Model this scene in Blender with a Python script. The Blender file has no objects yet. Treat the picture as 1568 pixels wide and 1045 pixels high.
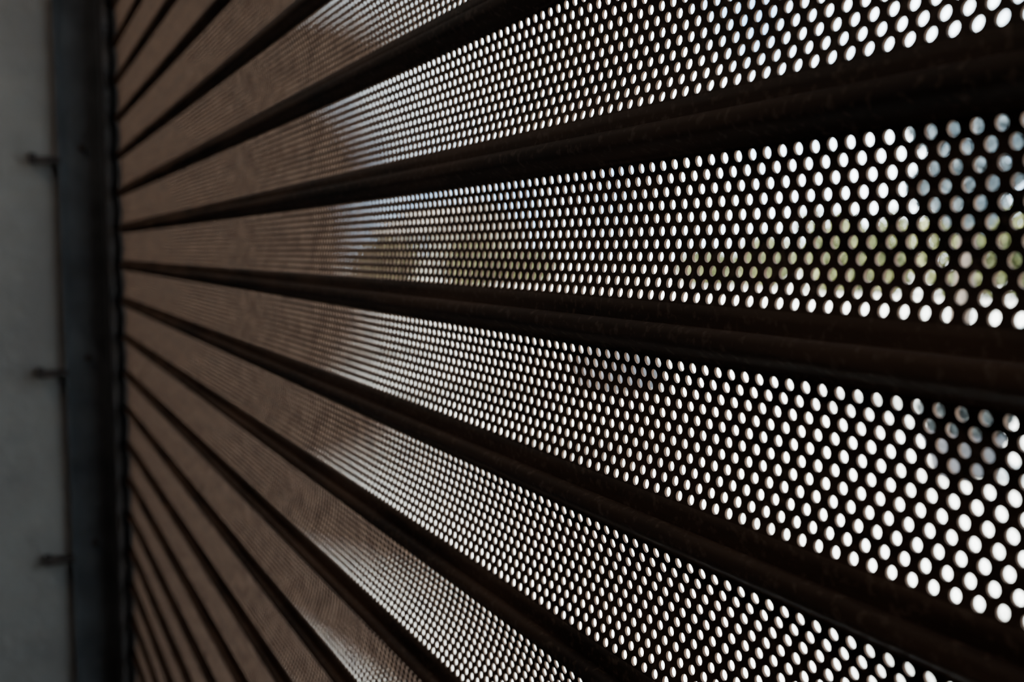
import bpy, bmesh, math, random
import numpy as np
from mathutils import Vector, noise
random.seed(4)
S = bpy.context.scene
COL = S.collection
D = 0.24           # camera distance to the shutter plane
CAMZ = 1.40

# ---------------------------------------------------------------- helpers
def new_mat(name):
    m = bpy.data.materials.new(name); m.use_nodes = True
    nt = m.node_tree
    return m, nt, nt.nodes["Principled BSDF"]

def noise_mat(name, c1, c2, scale=8, rough=0.6, bump=0.0, bscale=60, metallic=0.0, stretch=(1,1,1), spec=0.5, detail=6, lo=.35, hi=.65):
    m, nt, b = new_mat(name)
    tc = nt.nodes.new("ShaderNodeTexCoord")
    mp = nt.nodes.new("ShaderNodeMapping"); mp.inputs["Scale"].default_value = stretch
    nt.links.new(tc.outputs["Object"], mp.inputs["Vector"])
    n = nt.nodes.new("ShaderNodeTexNoise"); n.inputs["Scale"].default_value = scale; n.inputs["Detail"].default_value = detail
    nt.links.new(mp.outputs[0], n.inputs["Vector"])
    r = nt.nodes.new("ShaderNodeValToRGB")
    r.color_ramp.elements[0].position = lo; r.color_ramp.elements[0].color = (*c1, 1)
    r.color_ramp.elements[1].position = hi; r.color_ramp.elements[1].color = (*c2, 1)
    nt.links.new(n.outputs["Fac"], r.inputs[0]); nt.links.new(r.outputs[0], b.inputs["Base Color"])
    b.inputs["Roughness"].default_value = rough; b.inputs["Metallic"].default_value = metallic
    b.inputs["Specular IOR Level"].default_value = spec
    if bump:
        n2 = nt.nodes.new("ShaderNodeTexNoise"); n2.inputs["Scale"].default_value = bscale; n2.inputs["Detail"].default_value = 4
        nt.links.new(mp.outputs[0], n2.inputs["Vector"])
        bp = nt.nodes.new("ShaderNodeBump"); bp.inputs["Strength"].default_value = bump; bp.inputs["Distance"].default_value = 0.01
        nt.links.new(n2.outputs["Fac"], bp.inputs["Height"]); nt.links.new(bp.outputs[0], b.inputs["Normal"])
    return m

def obj(name, me, mat=None, parent=None, loc=(0,0,0)):
    o = bpy.data.objects.new(name, me); COL.objects.link(o); o.location = loc
    if mat and not me.materials: me.materials.append(mat)
    if parent: o.parent = parent
    return o

def empty(name, loc=(0,0,0)):
    o = bpy.data.objects.new(name, None); COL.objects.link(o); o.location = loc; o.empty_display_size = .1
    return o

def box(name, lo, hi, mat, parent=None, bevel=0.0):
    bm = bmesh.new(); bmesh.ops.create_cube(bm, size=1)
    c = [(a+b)/2 for a, b in zip(lo, hi)]; s = [b-a for a, b in zip(lo, hi)]
    for v in bm.verts: v.co = Vector((v.co.x*s[0], v.co.y*s[1], v.co.z*s[2]))
    if bevel: bmesh.ops.bevel(bm, geom=bm.edges[:], offset=bevel, segments=2, affect='EDGES')
    me = bpy.data.meshes.new(name); bm.to_mesh(me); bm.free()
    pl = parent.location if parent else Vector((0,0,0))
    return obj(name, me, mat, parent, Vector(c)-pl)

def strip_profile(pts, T, x0, x1):
    """thick sheet following a (y,z) centre line, extruded along x"""
    P = np.array(pts, float); n = len(P)
    tan = np.gradient(P, axis=0); tan /= np.linalg.norm(tan, axis=1)[:, None]
    nor = np.stack([-tan[:,1], tan[:,0]], 1)
    a = P + nor*T/2; b = P - nor*T/2
    ring = np.concatenate([a, b[::-1]])
    m = len(ring)
    V = np.concatenate([np.column_stack([np.full(m, x0), ring]), np.column_stack([np.full(m, x1), ring])])
    F = [[i, (i+1) % m, (i+1) % m + m, i+m] for i in range(m)]
    F += [[i, i+1, m-2-i, m-1-i] for i in range(n-1)]
    F += [[i+m, m-1-i+m, m-2-i+m, i+1+m] for i in range(n-1)]
    return V, np.array(F)

# ---------------------------------------------------------------- materials
def slat_material():
    m, nt, b = new_mat("brown_painted_steel")
    g = nt.nodes.new("ShaderNodeNewGeometry")
    mp = nt.nodes.new("ShaderNodeMapping"); mp.inputs["Scale"].default_value = (4, 20, 40)
    nt.links.new(g.outputs["Position"], mp.inputs["Vector"])
    n = nt.nodes.new("ShaderNodeTexNoise"); n.inputs["Scale"].default_value = 1.6; n.inputs["Detail"].default_value = 9
    nt.links.new(mp.outputs[0], n.inputs["Vector"])
    r = nt.nodes.new("ShaderNodeValToRGB")
    r.color_ramp.elements[0].position = .34; r.color_ramp.elements[0].color = (.026, .014, .009, 1)
    r.color_ramp.elements[1].position = .68; r.color_ramp.elements[1].color = (.115, .064, .041, 1)
    nt.links.new(n.outputs["Fac"], r.inputs[0])
    # gritty dust speckle
    n4 = nt.nodes.new("ShaderNodeTexNoise"); n4.inputs["Scale"].default_value = 260; n4.inputs["Detail"].default_value = 2
    nt.links.new(g.outputs["Position"], n4.inputs["Vector"])
    mr = nt.nodes.new("ShaderNodeMapRange"); mr.inputs[1].default_value = .55; mr.inputs[2].default_value = .72; mr.inputs[4].default_value = .55
    nt.links.new(n4.outputs["Fac"], mr.inputs[0])
    mx = nt.nodes.new("ShaderNodeMix"); mx.data_type = 'RGBA'
    nt.links.new(mr.outputs[0], mx.inputs[0]); nt.links.new(r.outputs[0], mx.inputs[6]); mx.inputs[7].default_value = (.22, .15, .11, 1)
    nt.links.new(mx.outputs[2], b.inputs["Base Color"])
    r2 = nt.nodes.new("ShaderNodeMapRange"); r2.inputs[3].default_value = .58; r2.inputs[4].default_value = .78
    nt.links.new(n.outputs["Fac"], r2.inputs[0]); nt.links.new(r2.outputs[0], b.inputs["Roughness"])
    b.inputs["Specular IOR Level"].default_value = .22
    n3 = nt.nodes.new("ShaderNodeTexNoise"); n3.inputs["Scale"].default_value = 35; n3.inputs["Detail"].default_value = 3
    nt.links.new(g.outputs["Position"], n3.inputs["Vector"])
    bp = nt.nodes.new("ShaderNodeBump"); bp.inputs["Strength"].default_value = .2; bp.inputs["Distance"].default_value = .003
    nt.links.new(n3.outputs["Fac"], bp.inputs["Height"]); nt.links.new(bp.outputs[0], b.inputs["Normal"])
    return m
M_SLAT = slat_material()
M_EDGE = noise_mat("lit_hole_wall", (.065,.034,.021), (.125,.072,.046), 60, .8, spec=.12)  # lighter tone imitates daylight caught on the hole walls, giving bright rows
M_RAIL = noise_mat("slate_rail_steel", (.055,.057,.062), (.10,.103,.11), 9, .75, .2, 40, spec=.25)
M_RAILD = noise_mat("dark_rail_steel", (.018,.015,.014), (.055,.04,.034), 14, .7, .3, 60, spec=.3)
M_WALL = noise_mat("grey_plaster", (.225,.213,.202), (.315,.30,.285), 3, .9, .5, 25, spec=.2)
M_FLOOR = noise_mat("concrete_floor", (.024,.023,.021), (.038,.036,.034), 3, .85, .2, 30, spec=.2)
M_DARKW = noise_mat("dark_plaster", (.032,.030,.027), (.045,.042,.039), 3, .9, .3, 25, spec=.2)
M_CEIL = noise_mat("ceiling_paint", (.032,.031,.029), (.042,.041,.039), 2, .9, spec=.2)
M_GROUND = noise_mat("pale_paving", (.20,.20,.17), (.64,.61,.54), .45, .9, .3, 3, lo=.36, hi=.50)
M_GREY = noise_mat("roughcast", (.30,.29,.23), (.38,.37,.30), 2, .9)

# ---------------------------------------------------------------- shutter slats
XW = -2.46
XL, XR = XW+.010, 0.90
a = 0.0330*D; rowp = 0.0217*D; NROW = 11
R = 0.0086*D; T = 0.00118
PH = NROW*rowp; PITCH = 0.0795; BULGE = 0.003

def slat_mesh():
    hw, hh = a/2, rowp/2
    out = [(hw,0),(hw,hh/2),(hw,hh),(hw/2,hh),(0,hh),(-hw/2,hh),(-hw,hh),(-hw,hh/2),(-hw,0),(-hw,-hh/2),(-hw,-hh),(-hw/2,-hh),(0,-hh),(hw/2,-hh),(hw,-hh),(hw,-hh/2)]
    out = np.array(out)
    ang = np.arange(16)*math.pi/8
    cir = np.stack([R*np.cos(ang), R*np.sin(ang)], 1)
    ncol = int((XR-XL)/a)
    cen = []
    for r in range(NROW):
        xo = XL + a*0.5 + (a/2 if r % 2 else 0)
        xs = xo + np.arange(ncol)*a
        cen.append(np.stack([xs, np.full(ncol, (r+.5)*rowp)], 1))
    cen = np.concatenate(cen); N = len(cen)
    tmpl = np.concatenate([out, cir])         # 32
    uv = cen[:,None,:] + tmpl[None]            # N,32,2
    v = uv[...,1]/PH
    yc = BULGE*(1-(2*v-1)**2)
    front = np.stack([uv[...,0], yc-T/2, uv[...,1]], -1)
    back = np.stack([uv[...,0], yc+T/2, uv[...,1]], -1)
    V = np.concatenate([front, back], 1).reshape(-1, 3)   # 64 per cell
    f = []
    for i in range(16):
        j = (i+1) % 16
        f.append([i, j, 16+j, 16+i])            # front (normal -y)
        f.append([32+j, 32+i, 48+i, 48+j])
        f.append([16+i, 16+j, 48+j, 48+i])
    f = np.array(f)
    F = (f[None] + (np.arange(N)*64)[:,None,None]).reshape(-1, 4)
    mi = [np.tile(np.array([0, 0, 1]), 16*N)]
    sm = [np.zeros(len(F), bool)]
    # upper roll (leans inward, rolls over and down)
    z0 = PH; mm = .001
    up = []
    for t in np.linspace(0, 1, 10):
        s = t*t*(3-2*t); up.append((-8.5*mm*s, z0 + 8.5*mm*t))
    for k in np.linspace(0, math.pi, 12):
        up.append((-5.3*mm-3.2*mm*math.cos(k), z0+10.5*mm+3.2*mm*math.sin(k)))
    up.append((-2.1*mm, z0+9.6*mm))
    # lower hook
    lo = [(0, 0), (0, -4*mm), (0.2*mm, -9*mm)]
    top = -(PITCH-PH) + 9.4*mm
    for k in np.linspace(0, math.pi, 12):
        lo.append((-2.0*mm+2.3*mm*math.cos(k), top-2.3*mm*math.sin(k)))
    lo.append((-4.3*mm, top+1.2*mm))
    vs, fs, off = [V], [F], len(V)
    for pr in (up, lo):
        v2, f2 = strip_profile(pr, T, XL, XR)
        vs.append(v2); fs.append(f2+off); off += len(v2); sm.append(np.ones(len(f2), bool)); mi.append(np.zeros(len(f2), int))
    V = np.concatenate(vs); F = np.concatenate(fs); sm = np.concatenate(sm); mi = np.concatenate(mi)
    me = bpy.data.meshes.new("slat")
    me.materials.append(M_SLAT); me.materials.append(M_EDGE)
    me.vertices.add(len(V)); me.vertices.foreach_set("co", V.astype(np.float32).ravel())
    me.loops.add(F.size); me.loops.foreach_set("vertex_index", F.astype(np.int32).ravel())
    me.polygons.add(len(F)); me.polygons.foreach_set("loop_start", (np.arange(len(F))*4).astype(np.int32))
    me.polygons.foreach_set("use_smooth", sm)
    me.polygons.foreach_set("material_index", mi.astype(np.int32))
    me.update(calc_edges=True); me.validate()
    return me

shutter = empty("roller_shutter", (0, 0, 0))
SM = slat_mesh()
Z0 = 1.368-(PH+(PITCH-PH)/2)
for i, k in enumerate(range(-15, 14)):
    o = bpy.data.objects.new("slat_%02d" % i, SM); COL.objects.link(o)
    o.location = (random.uniform(-.001, .001), random.uniform(-.0004, .0004), Z0+k*PITCH); o.parent = shutter
zb = Z0-15*PITCH
box("bottom_bar", (XL, -.012, 0.0), (XR, .014, zb-.012), M_RAILD, shutter, .003)
box("bottom_bar_foot", (XL, -.035, 0.0), (XR, .035, .012), M_RAILD, shutter, .002)
box("drum_housing", (XL-.005, -.26, 2.40), (XR+.005, .03, 2.70), M_RAILD, shutter, .006)

# ---------------------------------------------------------------- guide rails
def rail(mir):
    xw = XW if not mir else 0.91      # wall face
    s = 1 if not mir else -1
    e = empty("guide_rail", (xw, 0, 0))
    def bx(n, x0, x1, y0, y1, z0, z1, m, bev=.0015):
        xs = sorted((xw+s*x0, xw+s*x1))
        return box(n, (xs[0], y0, z0), (xs[1], y1, z1), m, e, bev)
    bx("channel_lip_inner", 0, .060, -.030, -.026, 0, 2.4, M_RAILD)
    bx("channel_lip_outer", 0, .060, .026, .030, 0, 2.4, M_RAILD)
    bx("channel_web", 0, .004, -.030, .030, 0, 2.4, M_RAILD)
    bx("channel_bead_inner", .054, .062, -.034, -.024, 0, 2.4, M_RAILD, .002)
    bx("wear_strip", .0, .052, -.025, -.019, 0, 2.4, M_RAILD)
    bx("angle_flange", 0, .008, -.120, -.030, 0, 2.4, M_RAIL)
    bx("angle_leg", .0, .040, -.036, -.0305, 0, 2.4, M_RAIL)
    bx("angle_edge", .0, .016, -.124, -.116, 0, 2.4, M_RAIL)
    for z in (.27, .722, 1.134, 1.590, 2.05):
        bx("anchor_lug_%d" % int(z*100), 0, .018, -.170, -.118, z-.008, z+.008, M_RAILD)
        bx("anchor_tip_%d" % int(z*100), 0, .020, -.179, -.165, z-.008, z+.014, M_RAILD)
        bm = bmesh.new(); bmesh.ops.create_cone(bm, segments=6, radius1=.008, radius2=.007, depth=.008, cap_ends=True)
        for v in bm.verts: v.co = Vector((v.co.z, v.co.y, v.co.x))
        me = bpy.data.meshes.new("bolt"); bm.to_mesh(me); bm.free()
        obj("bolt_%d" % int(z*100), me, M_RAILD, e, (s*.012, -.075, z+.03))
    return e
rail(False); rail(True)

# ---------------------------------------------------------------- room
box("wall_left", (XW-.2, -4.2, 0), (XW, .25, 2.9), M_WALL)
box("wall_right", (.91, -4.2, 0), (1.11, .25, 2.9), M_DARKW)
box("wall_back", (XW-.2, -4.4, 0), (1.11, -4.2, 2.9), M_DARKW)
box("wall_front", (XW, .035, 2.40), (.91, .25, 2.9), M_DARKW)
box("floor", (XW-.2, -4.4, -.15), (1.11, .25, 0), M_FLOOR)
box("ceiling", (XW-.2, -4.4, 2.9), (1.11, .25, 3.05), M_CEIL)

# ---------------------------------------------------------------- added fill light, out of view, brightens the left end
LX, LY = -1.85, -1.0
fill_rig = empty("added_fill_light", (LX, LY, 2.86))
box("fill_light_housing", (LX-.4, LY-.08, 2.84), (LX+.4, LY+.08, 2.90), M_CEIL, fill_rig, .01)  # added casing around the fill light
ld = bpy.data.lights.new("fill_light_data", 'AREA'); ld.shape = 'RECTANGLE'; ld.size = .75; ld.size_y = .14
ld.energy = 7.6; ld.color = (1, .87, .75)
lo = bpy.data.objects.new("fill_light_area", ld); COL.objects.link(lo); lo.parent = fill_rig; lo.location = (0, 0, -.03)

# ---------------------------------------------------------------- outdoors
box("ground", (-90, .25, -.30), (60, 120, -.05), M_GROUND)
M_LEAF = noise_mat("leaves", (.045,.055,.015), (.16,.16,.05), 1.2, .8)
M_LEAFB = noise_mat("leaves_blue", (.05,.07,.08), (.09,.11,.12), 3, .8)
M_BARK = noise_mat("bark", (.05,.035,.025), (.10,.07,.05), 12, .9, .4, 30)
M_STONE = noise_mat("dark_stone", (.010,.010,.013), (.03,.03,.036), 4, .8, .5, 10)
M_ROOF = noise_mat("roof_tiles", (.26,.23,.19), (.33,.29,.24), 5, .9)
M_GLASS = noise_mat("window_glass", (.03,.04,.05), (.05,.06,.07), 2, .15)
M_DLEAF = noise_mat("dark_leaves",(.008,.012,.012),(.025,.03,.03),4,.7)

def leaf_cloud(name, blobs, n, size, mat, parent=None, loc=(0,0,0)):
    V, F = [], []
    for _ in range(n):
        c, rx, ry, rz = random.choice(blobs)
        d = Vector((random.gauss(0,1), random.gauss(0,1), random.gauss(0,1))).normalized()*random.uniform(.55, 1.0)
        p = Vector(c)+Vector((d.x*rx, d.y*ry, d.z*rz))
        u = Vector((random.gauss(0,1), random.gauss(0,1), random.gauss(0,1))).normalized()
        w = u.cross(Vector((random.gauss(0,1), random.gauss(0,1), random.gauss(0,1)))).normalized()
        s = size*random.uniform(.6, 1.3); i = len(V)
        V += [p-u*s, p+w*s*.5, p+u*s, p-w*s*.5]; F.append([i, i+1, i+2, i+3])
    me = bpy.data.meshes.new(name); me.from_pydata(V, [], F)
    return obj(name, me, mat, parent, loc)

def tree(loc, h, r, mat, n=6000):
    e = empty("tree", loc)
    me = bpy.data.meshes.new("trunk")
    pts = [(0,0,-.05),(.05,0,h*.3),(0,.06,h*.55),(.3*r,.1,h*.75),(-.35*r,0,h*.75),(.1,-.3*r,h*.85)]
    me.from_pydata(pts, [(0,1),(1,2),(2,3),(2,4),(2,5)], [])
    o = obj("trunk", me, M_BARK, e)
    o.modifiers.new("s", 'SKIN')
    rad = [.22,.17,.13,.07,.07,.06]
    for i, v in enumerate(me.skin_vertices[0].data):
        v.radius = (rad[i]*h/5, rad[i]*h/5)
    me.skin_vertices[0].data[0].use_root = True
    o.modifiers.new("sub", 'SUBSURF').levels = 1
    bl = [((random.uniform(-.5,.5)*r, random.uniform(-.5,.5)*r, h*random.uniform(.5,.95)), r*.55, r*.55, r*.45) for _ in range(10)]
    leaf_cloud("crown", bl, n, .15*h/5, mat, e)
    return e

def bush(loc, r, mat, h=1.0):
    e = empty("shrub", loc)
    leaf_cloud("foliage", [((random.uniform(-.5,.5)*r, random.uniform(-.4,.4)*r, r*h*.5*random.uniform(.7,1.2)), r*.6, r*.6, r*h*.55) for _ in range(6)], 1800, .10*r, mat, e)
    me = bpy.data.meshes.new("stems"); V=[(0,0,-.03)]; E=[]
    for i in range(5):
        t=i*1.26; V.append((math.cos(t)*.3*r, math.sin(t)*.3*r, .7*r*h)); E.append((0,i+1))
    me.from_pydata(V,E,[]); o=obj("stems",me,M_BARK,e); o.modifiers.new("s",'SKIN')
    for v in me.skin_vertices[0].data: v.radius=(.03*r,.03*r)
    return e

def polar(theta_deg, dist):     # theta measured from -X towards +Y, seen from the shutter opening
    t = math.radians(theta_deg)
    return (-math.cos(t)*dist, -D+math.sin(t)*dist)
for th, dist, h, r, mt in ((49.3, 20, 4.4, 1.15, M_LEAFB), (58, 30, 5.4, 2.2, M_LEAF), (70, 26, 5.0, 2.2, M_LEAF)):
    x, y = polar(th, dist); tree((x, y, -.05), h, r, mt)
for th, dist, r, hh in ((43.0,38,1.9,1.5),(45.8,37,1.5,1.7),(50.3,34,2.0,1.5),(53.0,35,1.6,1.7),(36.5,44,1.6,.9),(39.5,42,1.5,1.3),(56,36,1.9,1.4),(19,44,1.7,1.1),(24,43,1.6,1.2),(26.5,44,1.5,1.0)):
    x, y = polar(th, dist); bush((x, y, -.05), r, M_LEAF, hh)
# hedge along the far side, uneven height with gaps
bl = []
for i in range(110):
    if random.random() < .4: continue
    hgt = .65+.5*noise.noise(Vector((i*.21, 3.1, 0)))+random.uniform(-.1,.15)
    bl.append(((-74+i*1.0, 52+random.uniform(-.3,.3), max(.35,hgt)), .9, .7, max(.35,hgt)))
leaf_cloud("hedge", bl, 18000, .16, M_LEAF)
# low house seen at the far left
def house(loc, w, dep, h):
    e = empty("house", loc)
    X, Y, Z = loc
    box("walls", (X-w/2, Y-dep/2, Z), (X+w/2, Y+dep/2, Z+h), M_GREY, e)
    me = bpy.data.meshes.new("roof")
    q = .5
    V = [(-w/2-q,-dep/2-q,h),(w/2+q,-dep/2-q,h),(w/2+q,dep/2+q,h),(-w/2-q,dep/2+q,h),(-w/2-q,0,h+1.6),(w/2+q,0,h+1.6)]
    me.from_pydata(V, [], [(0,1,5,4),(2,3,4,5),(0,4,3),(1,2,5),(0,3,2,1)])
    obj("roof", me, M_ROOF, e)
    for i in range(4):
        cx = X-w/2+w*(i+.5)/4
        box("window_%d" % i, (cx-.6, Y-dep/2-.04, Z+1.0), (cx+.6, Y-dep/2+.02, Z+2.1), M_GLASS, e)
    box("door", (X+w/2-.02, Y-.5, Z), (X+w/2+.05, Y+.5, Z+2.1), M_BARK, e)
    return e
x, y = polar(22.5, 55); house((x, y, -.05), 8, 5, 2.3)

def boulder(loc, s):
    bm = bmesh.new(); bmesh.ops.create_icosphere(bm, subdivisions=4, radius=1)
    for v in bm.verts:
        n = noise.noise(v.co*1.3)*.35+noise.noise(v.co*4)*.08
        v.co *= 1+n
        v.co = Vector((v.co.x*s[0], v.co.y*s[1], v.co.z*s[2]))
    for f in bm.faces: f.smooth = True
    me = bpy.data.meshes.new("boulder"); bm.to_mesh(me); bm.free()
    return obj("boulder", me, M_STONE, None, loc)
x, y = polar(31.7, 11); boulder((x, y, .10), (.50, .42, .30))

def pot_shrub(loc):
    e = empty("potted_shrub", loc)
    prof = [(.14,0),(.20,.02),(.24,.22),(.27,.24),(.27,.28),(.23,.28),(.22,.22),(0,.22)]
    bm = bmesh.new(); n = 24; rings = []
    for r, z in prof:
        rings.append([bm.verts.new((max(r,.001)*math.cos(2*math.pi*i/n), max(r,.001)*math.sin(2*math.pi*i/n), z)) for i in range(n)])
    for q in range(len(rings)-1):
        for i in range(n):
            bm.faces.new((rings[q][i], rings[q][(i+1)%n], rings[q+1][(i+1)%n], rings[q+1][i]))
    bm.faces.new(rings[0][::-1])
    me = bpy.data.meshes.new("pot"); bm.to_mesh(me); bm.free(); obj("pot", me, M_STONE, e)
    leaf_cloud("foliage", [((0,0,.42),.28,.28,.20)], 2200, .06, M_DLEAF, e)
x, y = polar(49.7, 7.3); pot_shrub((x, y, -.05))

sun = bpy.data.lights.new("sun", 'SUN'); sun.energy = 32; sun.angle = .02; sun.color = (1, .96, .89)
so = bpy.data.objects.new("sun", sun); COL.objects.link(so); so.location = (-5, -10, 15)
so.rotation_euler = Vector((.35, .75, -1.0)).to_track_quat('-Z', 'Y').to_euler()

# ---------------------------------------------------------------- sky
w = bpy.data.worlds.new("sky"); S.world = w; w.use_nodes = True
nt = w.node_tree; bg = nt.nodes["Background"]
tc = nt.nodes.new("ShaderNodeTexCoord"); n = nt.nodes.new("ShaderNodeTexNoise")
n.inputs["Scale"].default_value = 4.0; n.inputs["Detail"].default_value = 5
nt.links.new(tc.outputs["Generated"], n.inputs["Vector"])
r = nt.nodes.new("ShaderNodeValToRGB")
r.color_ramp.elements[0].position = .38; r.color_ramp.elements[0].color = (.18,.34,.54,1)
r.color_ramp.elements[1].position = .54; r.color_ramp.elements[1].color = (.80,.93,1,1)
nt.links.new(n.outputs["Fac"], r.inputs[0]); nt.links.new(r.outputs[0], bg.inputs["Color"])
bg.inputs["Strength"].default_value = 12.5

# ---------------------------------------------------------------- camera
cd = bpy.data.cameras.new("camera"); cam = bpy.data.objects.new("camera", cd); COL.objects.link(cam)
S.camera = cam
cd.sensor_width = 36; cd.lens = 36.0*1600/1568
cam.location = (0, -D, CAMZ)
az = math.radians(26.0); p = math.radians(4.97)
F = Vector((-math.cos(az)*math.cos(p), math.sin(az)*math.cos(p), -math.sin(p)))
cam.rotation_euler = F.to_track_quat('-Z', 'Y').to_euler()
cd.clip_start = .01; cd.clip_end = 500
cd.dof.use_dof = True; cd.dof.focus_distance = .44; cd.dof.aperture_fstop = 9.5
